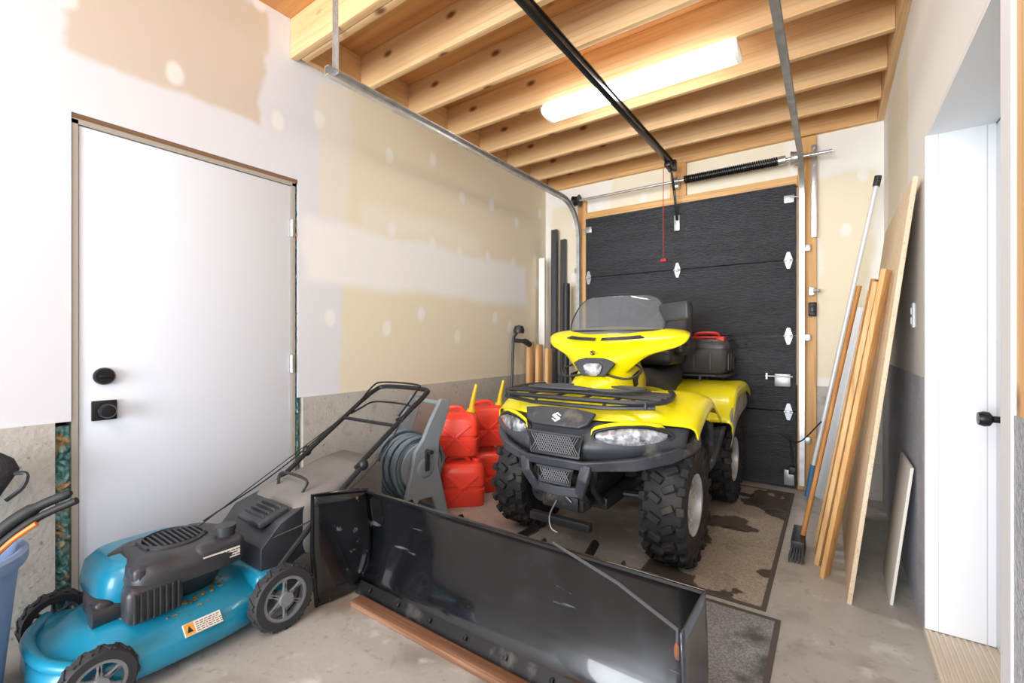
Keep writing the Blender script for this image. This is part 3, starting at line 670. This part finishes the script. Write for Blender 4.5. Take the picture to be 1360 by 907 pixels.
g=G(); g.loft([ring(-.05,-.06,.235,.165,.165,44,4),ring(-.05,-.06,.28,.180,.176,44,4),ring(-.045,-.055,.345,.172,.168,44,4),ring(-.04,-.05,.376,.145,.145,44,4),ring(-.04,-.05,.384,.12,.12,44,4)]); g.obj('engine_shroud',TEAL,W_,ang=50)
g=G(); g.loft([ring(.05,.02,.29,.158,.185,44,4.5),ring(.05,.02,.335,.165,.192,44,4.5),ring(.045,.02,.374,.15,.178,44,4.5),ring(.03,.01,.393,.12,.145,44,4.2)])
for k in range(12): g.box((.02,-.09+k*.018,.397),(.18-.012*abs(k-5.5),.008,.014),b=.003)
g.lathe([(.108,.375),(.108,.399),(.098,.405),(.094,.392)],c=(.02,.01,0),n=40)
g.box((-.06,-.13,.372),(.10,.10,.03),r=(R(8),R(-8),0),b=.01)
g.obj('engine_cowling',ENG,W_,ang=40)
g=G(); g.box((.15,.11,.335),(.11,.19,.11),b=.035,seg=4); g.cyl((.14,.15,.37),(.14,.15,.42),.034,n=20); g.cyl((.14,.15,.41),(.14,.15,.428),.038,n=14); g.obj('fuel_tank',ENG,W_)
g=G(); g.box((.14,-.085,.345),(.09,.15,.075),b=.022,seg=3)
for k in range(4): g.box((.186,-.135+k*.03,.345),(.006,.018,.05),b=.002)
g.obj('air_filter_cover',ENG,W_)
g=G(); g.box((.2065,.11,.335),(.003,.13,.035)); g.m=1
for r_ in range(3):
    y=.052
    while y<.165:
        w2=random.uniform(.006,.018); g.box((.2085,y+w2/2,.345-r_*.010),(.002,w2,.003)); y+=w2+.004
g.obj('engine_label',[STK,INK],W_,smooth=False,label='white printed sticker on engine')
g=G(); g.loft([[(x*.20,.26,z) for x,z in ((-1,.18),(1,.18),(1,.30),(-1,.30))],[(x*.21,.34,z) for x,z in ((-1,.17),(1,.17),(1,.39),(-1,.39))],[(x*.2,.46,z) for x,z in ((-1,.22),(1,.22),(1,.43),(-1,.43))]])
g.box((.06,.34,.40),(.20,.14,.03),r=(R(16),0,0),b=.01); 
for k in range(4): g.box((.06,.30+k*.025,.41+k*.006),(.16,.006,.02))
g.obj('discharge_chute',ENG,W_,bev=.012)
BAG=mat('grey_bag_fabric','#757371',.9,layers=[(3,.4,.7,'#83807c')],bump=(250,.25))
g=G(); rg=[]
for y,xc,w,z0,z1 in ((.42,.0,.19,.24,.42),(.46,.0,.21,.2,.45),(.60,-.01,.22,.15,.475),(.80,-.05,.20,.13,.52),(.94,-.08,.18,.16,.53),(.975,-.08,.165,.20,.50)):
    rg.append([(q[0]+xc,y,q[1]+(z0+z1)/2) for q in ring(0,0,0,w,(z1-z0)/2,36,9)])
g.loft(rg); g.obj('grass_bag',BAG,W_,ang=50)
g=G(); g.tube(crom([(-.12,.50,.455),(-.12,.52,.51),(.10,.52,.51),(.10,.50,.455)],4),.007,n=6); g.obj('bag_handle',BLK,W_)
HM=mat('handle_black','#26282c',.4,.3)
g=G()
for s in (-1,1): g.tube(crom([(s*.25,.25,.16),(s*.25,.42,.32),(s*.245,.75,.57)],4),.013,n=8); g.tube([(s*.23,.70,.545),(s*.23,1.10,.82)],.013,n=8); g.ell((s*.25,.73,.56),(.025,.025,.03),10)
g.tube(crom([(-.23,1.08,.805),(-.225,1.17,.86),(-.17,1.22,.885),(.17,1.22,.885),(.225,1.17,.86),(.23,1.08,.805)],5),.014,n=8)
g.tube([(-.23,.95,.717),(.23,.95,.717)],.010,n=8)
g.obj('handle',HM,W_)
g=G(); g.tube(crom([(-.2,1.0,.76),(-.2,1.13,.885),(-.15,1.18,.915),(.15,1.18,.915),(.2,1.13,.885),(.2,1.0,.76)],5),.006,n=6); g.tube(crom([(-.2,.98,.74),(-.2,1.05,.765),(-.15,1.12,.80),(.15,1.12,.80),(.2,1.05,.765),(.2,.98,.74)],5),.006,n=6)
g.obj('control_bail',HM,W_)
g=G(); g.tube(crom([(.24,1.0,.76),(.28,.8,.58),(.27,.5,.40),(.2,.3,.33)],6),.004,n=6); g.obj('throttle_cable',BLK,W_)
g=G(); g.tube(crom([(-.23,1.05,.79),(-.29,.6,.48),(-.2,.2,.35)],6),.004,n=6); g.obj('drive_cable',BLK,W_)
g=G(); g.tube([(.0,.10,.40),(-.21,1.02,.77)],.0025,n=5); g.obj('starter_rope',BLK,W_)

# ================================================================ HOSE REEL
RG=mat('grey_reel_plastic','#8a9298',.5)
H=thing('hose_reel',(-2.31,2.10,0),'grey plastic garden hose reel wound with blue-grey hose','hose reel',rot=R(-10))
for s in (-1,1):
    g=G(Matrix.Translation((s*.17-.02,0,0))@Matrix(((0,0,1,0),(1,0,0,0),(0,1,0,0),(0,0,0,1))))
    g.prism([(-.20,0),(-.13,0),(-.05,.16),(.05,.16),(.12,0),(.19,0),(.10,.36),(.11,.52),(.19,.72),(.20,.78),(.12,.79),(.04,.66),(-.02,.54),(-.08,.47),(-.10,.36)],.032)
    g.lathe([(0,.042),(.05,.042),(.065,.032)],c=(0,.36,0),n=28)
    g.obj('side_frame',RG,H,bev=.008)
g=G(); g.cyl((-.16,0,.36),(.16,0,.36),.07); g.lathe([(.06,.145),(.15,.145),(.155,.137),(.06,.135)],c=(0,0,.36),ax='X',n=36); g.lathe([(.06,-.145),(.15,-.145),(.155,-.137),(.06,-.135)],c=(0,0,.36),ax='X',n=36)
g.obj('drum',RG,H)
g=G(); g.tube([(-.17,.155,.755),(.16,.155,.755)],.016); g.obj('carry_handle',RG,H)
for y in (-.16,.16):
    g=G(); g.tube([(-.17,y,.03),(.16,y,.03)],.014); g.obj('foot_bar',RG,H)
g=G(); pts=[]
for lay,rad in enumerate((.095,.125,.155,.182)):
    for i in range(8*20):
        t=i/160; xx=(-.115+.23*t) if lay%2==0 else (.115-.23*t); a=i/20*2*math.pi
        rr_=rad+.016*math.sin(i*.037+lay)+.010*math.sin(i*.11)
        sag=.035*max(0,-math.sin(a))*(lay>1)
        pts.append((xx+.008*math.sin(i*.09),rr_*math.cos(a),.36+rr_*math.sin(a)-sag))
g.tube(pts,.0125,n=7); g.tube(crom([pts[-1],(-.1,-.20,.3),(-.06,-.22,.1),(.1,-.23,.03),(.15,-.20,.02)],8),.0125,n=7); g.obj('garden_hose',mat('blue_grey_hose','#6b7b86',.45),H)
g=G(); g.box((.200,0,.41),(.02,.03,.13),b=.006); g.cyl((.195,0,.47),(.25,0,.47),.014); g.obj('crank',BLK,H)

# ================================================================ JERRY CANS
RED=mat('red_can_plastic','#ff4a34',.38,layers=[(5,.5,.8,'#ec3b28')],coat=.2)
YSP=mat('yellow_spout','#f0d020',.4)
CS=Matrix.Scale(1.17,4)
def can(loc,rot,label,spout=True):
    C=thing('fuel_can',loc,label,'fuel can',rot=rot,group='stacked red fuel cans')
    g=G(CS); 
    rr=[ring(0,0,.0,.125,.085,36,5),ring(0,0,.015,.135,.095,36,5),ring(0,0,.10,.137,.097,36,5),ring(0,0,.105,.130,.09,36,5),ring(0,0,.12,.130,.09,36,5),ring(0,0,.125,.137,.097,36,5),ring(0,0,.20,.136,.096,36,5),ring(0,0,.245,.12,.08,36,4),ring(0,0,.262,.09,.055,36,3)]
    g.loft(rr)
    for s in (-1,1):
        g.plank((-.09,s*.097,.03),(.09,s*.097,.19),.018,.008,wd=(0,0,1)); g.plank((.09,s*.097,.03),(-.09,s*.097,.19),.018,.008,wd=(0,0,1))
    g.obj('body',RED,C,ang=50)
    g=G(CS); g.tube(crom([(-.10,0,.235),(-.085,0,.275),(.0,0,.287),(.03,0,.275),(.045,0,.25)],5),.013,n=8); g.obj('handle',RED,C)
    g=G(CS); g.cyl((.08,0,.235),(.09,0,.275),.028); g.obj('cap',RED if not spout else YSP,C)
    if spout:
        g=G(CS); g.tube([(.09,0,.27),(.095,0,.32),(.12,0,.43)],[.02,.015,.009],n=12); g.obj('spout',YSP,C)
can((-2.20,2.50,0),R(42),'red plastic fuel can standing on the floor',False)
can((-2.24,2.86,0),R(55),'red plastic fuel can standing behind another',False)
can((-2.25,2.50,.353),R(35),'red fuel can with yellow spout stacked on another')
can((-2.27,2.87,.353),R(48),'red fuel can with yellow spout stacked at the back')

# ================================================================ LEFT: bin, tools
BN=thing('trash_bin',(-2.22,.10,0),'blue plastic bin with a thick rim','bin')
g=G(); g.lathe([(0,.01),(.150,.01),(.155,.02),(.195,.45),(.21,.45),(.217,.465),(.217,.49),(.207,.50),(.195,.495),(.183,.45),(.145,.03),(0,.03)],n=48); g.obj('body',mat('blue_bin','#839ac2',.45),BN)
T=thing('hedge_shears',(-2.22,.13,.06),'black shears with orange stripes standing in the bin','garden tool')
OR=mat('orange_grip','#e07a1e',.45)
g=G(); g.plank((-.05,-.05,.0),(.0,.08,.45),.012,.03,wd=(1,0,0)); g.tube(crom([(.0,.07,.40),(.02,.13,.50),(.06,.20,.56),(.12,.27,.60)],6),[.018]*6+[.022]*6+[.016]*6+[.008],n=10)
g.tube(crom([(.02,.05,.38),(.05,.13,.47),(.08,.20,.53),(.14,.28,.575)],6),[.014]*12+[.012]*7,n=10)
g.obj('handle',mat('black_grip','#1b1b1d',.6),T)
g=G(); g.tube(crom([(.02,.03,.32),(.05,.09,.41),(.08,.14,.475),(.11,.19,.52)],6),.008,n=8); g.tube(crom([(.04,.0,.32),(.07,.05,.385),(.10,.10,.43)],6),.007,n=8); g.obj('orange_stripe',OR,T)
T=thing('work_bag',(-2.33,.04,.04),'black fabric bag with strap poking out of the bin','bag')
g=G(); rg=[ring(0.02,0,.0,.025,.025,20),ring(.0,.01,.3,.03,.03,20),ring(-.05,.07,.48,.035,.045,20),ring(-.11,.16,.58,.045,.08,20),ring(-.13,.21,.66,.04,.08,20),ring(-.13,.22,.70,.03,.055,20),ring(-.13,.22,.73,.012,.02,20)]; g.loft(rg); g.obj('pouch',mat('black_fabric','#2d2e32',.85,bump=(120,.4)),T)
g=G(); g.tube(crom([(-.11,.26,.65),(-.09,.30,.645),(-.08,.29,.60),(-.09,.25,.56)],5),.008,n=6); g.obj('strap',BLK,T)

# ================================================================ back-left corner pieces
def single(g,name,m,label,cat,**k): return g.obj(name,m,label=label,cat=cat,**k)
DG=mat('dark_grey_metal','#505358',.5,.3)
g=G(); g.plank((-2.47,4.05,0),(-2.51,4.12,2.05),.07,.02); single(g,'board',mat('white_board','#f4f3f0',.5),'white painted board leaning upright in the corner','board')
for i,(x,y,h,w) in enumerate(((-2.40,4.17,2.36,.07),(-2.31,4.2,2.25,.06))):
    g=G(); g.plank((x,y,0),(x-.02,y+.06,h),w,.03); g.plank((x+w*.4,y-.015,0),(x-.02+w*.4,y+.045,h),.008,.03)
    single(g,'siding_strip',DG,'dark grey metal strip leaning upright in the corner','metal strip',group='dark strips in corner')
g=G(); g.cyl((-2.21,4.08,0),(-2.22,4.12,1.76),.035,n=16); g.cyl((-2.215,4.107,1.2),(-2.22,4.119,1.73),.037,n=16); single(g,'post',mat('black_post','#2b2c2f',.5,.2),'black round post standing upright in the corner','post')
for i,(x,y,h) in enumerate(((-2.50,3.84,1.17),(-2.43,3.9,1.14),(-2.35,3.95,1.10))):
    g=G(); g.plank((x+.01,y,0),(x-.01,y+.05,h),.038,.089,wd=(1,0,0)); single(g,'lumber_offcut',M['woodz'],'short softwood lumber offcut standing on end','lumber',group='lumber offcuts')
T=thing('string_trimmer',(-2.46,3.45,0),'black string trimmer leaning upside down on the wall','string trimmer')
g=G(); g.tube([(.0,0,.0),(-.04,.12,1.1)],.013,n=8); g.tube(crom([(-.04,.12,1.1),(-.04,.13,1.2),(-.02,.17,1.26)],4),.013,n=8); g.obj('shaft',BLK,T)
g=G(); g.lathe([(0,0),(.05,0),(.055,.03),(.04,.07),(0,.08)],c=(-.02,.19,1.25),n=24); g.tube(crom([(-.02,.12,1.18),(.03,.22,1.17),(.03,.30,1.14)],4),[.02]*4+[.03]*5,n=8); g.obj('trimmer_head',BLK,T)

# ================================================================ right-hand leaning things
g=G(); pw=mat('pale_particleboard','#dcc6a6',.7,layers=[(3,.4,.7,'#e4d3b8'),(80,.55,.7,'#c4aa84')])
g.plank((.062,3.13,.0),(.285,3.13,1.86),1.22,.018,wd=(0,1,0)); single(g,'plywood_sheet',pw,'large pale wood panel leaning against the wall','wood panel')
bw=[('#e2ba80','#cf9d60','#a87744'),('#ecc994','#d6a76c','#b88550'),('#b8844c','#9a6734','#7d5029'),('#eccb9a','#dab27a','#bd9058')]
for i,(x0,y0,x1,y1,h,w,t) in enumerate(((-.03,2.76,.205,2.70,1.50,.09,.02),(-.055,2.90,.185,2.86,1.46,.09,.022),(-.06,3.03,.180,2.99,1.49,.06,.02),(-.065,3.15,.178,3.12,1.44,.09,.02))):
    g=G(); g.plank((x0,y0,.0),(x1,y1,h),w,t,wd=(.35,1,0)); single(g,'wood_board',wood('board_wood',*bw[i],axis=2,knots=(i%2==1)),['honey-coloured board leaning beside the big panel','pale softwood board with knots leaning','narrow dark brown board leaning on others','pale narrow board leaning on others'][i],'wood board',group='leaning boards')
T=thing('push_broom',(-.13,2.93,0),'broom with dark bristles and wooden handle leaning','broom')
g=G(); g.tube([(.0,0,.12),(.245,.06,1.46)],.012,n=10); g.obj('handle',wood('broom_handle','#c98f4c','#ab7338','#8d5c2c',axis=2,knots=False),T)
g=G(); g.plank((-.02,-.11,.10),(-.02,.15,.10),.06,.035,wd=(1,0,0)); g.obj('head',BLK,T)
g=G()
for a in range(5):
    for b in range(22):
        x=-.042+a*.011; y=-.10+b*.0115; g.tube([(x,y,.09),(x*1.4+random.uniform(-.005,.005),y*1.1+random.uniform(-.004,.004),.003)],.0032,n=4)
o=g.obj('bristles',mat('dark_bristle','#515154',.9),T); o['kind']='stuff'
T=thing('extension_pole',(-.15,4.02,0),'white telescoping pole with blue grip leaning in corner','pole')
g=G(); g.tube([(0.01,0,.12),(.40,.03,2.25)],.014,n=10); g.obj('shaft',mat('pale_pole','#eceeef',.35,.1),T)
g=G(); g.tube([(0.0,0,.02),(.035,.003,.26)],.019,n=12); g.obj('grip',mat('blue_grip','#4d7da8',.5),T)
g=G(); g.tube([(.40,.03,2.25),(.412,.031,2.32)],.021,n=12); g.obj('tip',BLK,T)
SV=mat('silver_channel','#e6e9eb',.4,.3)
for i,(dx,dy,h) in enumerate(((-.01,-.02,1.42),(.05,-.12,1.38))):
    g=G(); p0=Vector((-.07+dx,4.12+dy,0)); p1=Vector((.17+dx,4.16+dy,h)); g.plank(p0,p1,.09,.003,wd=(1,-.5,0)); g.plank(p0+Vector((.04,-.02,0)),p1+Vector((.04,-.02,0)),.003,.03,wd=(1,-.5,0)); g.plank(p0+Vector((-.04,.0,0)),p1+Vector((-.04,.0,0)),.003,.03,wd=(1,-.5,0))
    single(g,'metal_flashing',SV,'thin galvanized metal channel leaning in the corner','metal channel',group='metal channels')
g=G(); g.plank((.215,2.80,.0),(.285,2.80,.62),.36,.012,wd=(0,1,0)); single(g,'drywall_offcut',mat('offcut_white','#dedad1',.7),'small pale wallboard offcut leaning against the wall','wallboard')
def box_thing(name,c,d,m,label,cat,extra=None):
    g=G(); g.box(c,d,b=.006)
    if extra: extra(g)
    return single(g,name,m,label,cat)
box_thing('wall_switch',(-.125,4.245,1.42),(.055,.03,.11),M['blackm'],'black wall control button box on wood jamb','switch',lambda g:g.box((-.125,4.226,1.42),(.03,.012,.05),b=.003))
box_thing('door_sensor_box',(-.13,4.24,1.56),(.045,.04,.07),M['galv'],'small grey metal box on the wood jamb','electrical box',lambda g:g.tube([(-.12,4.22,1.56),(-.07,4.21,1.56)],.012,n=8))
box_thing('outlet',(XR-.006,2.78,1.29),(.012,.07,.115),M['whiter'],'white wall outlet behind the leaning panel','outlet',lambda g:(g.box((XR-.013,2.78,1.31),(.004,.03,.03)),g.box((XR-.013,2.78,1.265),(.004,.03,.03))))
g=G(); g.box((-.255,4.18,.16),(.05,.05,.06),b=.006); g.tube(crom([(-.255,4.17,.17),(-.27,4.12,.4),(-.33,4.05,.46),(-.2,3.9,.44),(-.06,3.78,.62)],8),.005,n=6); single(g,'safety_sensor',BLK,'black door sensor with drooping cable','sensor')

# ================================================================ mats
MT=mat('rubber_mat_grey','#b5ab9c',.8,layers=[(120,.45,.55,'#9c9284'),(2.6,.545,.56,'#524a41')],rl=(2.6,.5,.56,.25),bump=(150,.5))
MT2=mat('rubber_mat_dark','#9b9c9e',.75,layers=[(140,.45,.55,'#7c7d80'),(3,.62,.68,'#55565a')],bump=(150,.5))
EDG=mat('mat_border','#55504a',.7)
def rug(x0,x1,y0,y1,m,label):
    g=G(); g.bb(x0+.02,x1-.02,y0+.02,y1-.02,0,.004)
    g.m=1; g.bb(x0,x1,y0,y0+.02,0,.006); g.bb(x0,x1,y1-.02,y1,0,.006); g.bb(x0,x0+.02,y0+.02,y1-.02,0,.006); g.bb(x1-.02,x1,y0+.02,y1-.02,0,.006)
    single(g,'rubber_mat',[m,EDG],label,'floor mat',group='floor mats')
rug(-.80,-.235,2.24,4.10,MT,'ribbed tan-grey floor mat with dark wet stains')
rug(-.74,-.175,1.46,2.20,MT2,'grey textured floor mat')

# ================================================================ camera, light
cam=bpy.data.cameras.new('camera'); cam.lens=16; cam.sensor_width=36; cam.clip_start=.02
co=bpy.data.objects.new('camera',cam); COL.objects.link(co); co.location=(0,0,1.17); co.rotation_euler=(R(90),0,R(35.13)); S.camera=co
def area(loc,rot,sx,sy,e,col=(1,1,1)):
    l=bpy.data.lights.new('fill_light','AREA'); l.shape='RECTANGLE'; l.size=sx; l.size_y=sy; l.energy=e; l.color=col
    o=bpy.data.objects.new('fill_light',l); COL.objects.link(o); o.location=loc; o.rotation_euler=rot; return o
area((-.8,-.6,2.95),(R(30),0,0),2.0,.9,42,(.98,.98,1))  # added overhead fill behind the camera, no fixture there
area((-1.1,-5.0,1.4),(R(90),0,0),4.0,3.0,600,(.93,.96,1))  # added fill panel beyond the open end, evens brightness along the depth
w=bpy.data.worlds.new('world'); S.world=w; w.use_nodes=True
w.node_tree.nodes['Background'].inputs[0].default_value=(.88,.93,1,1); w.node_tree.nodes['Background'].inputs[1].default_value=.9
S.view_settings.view_transform='Standard'
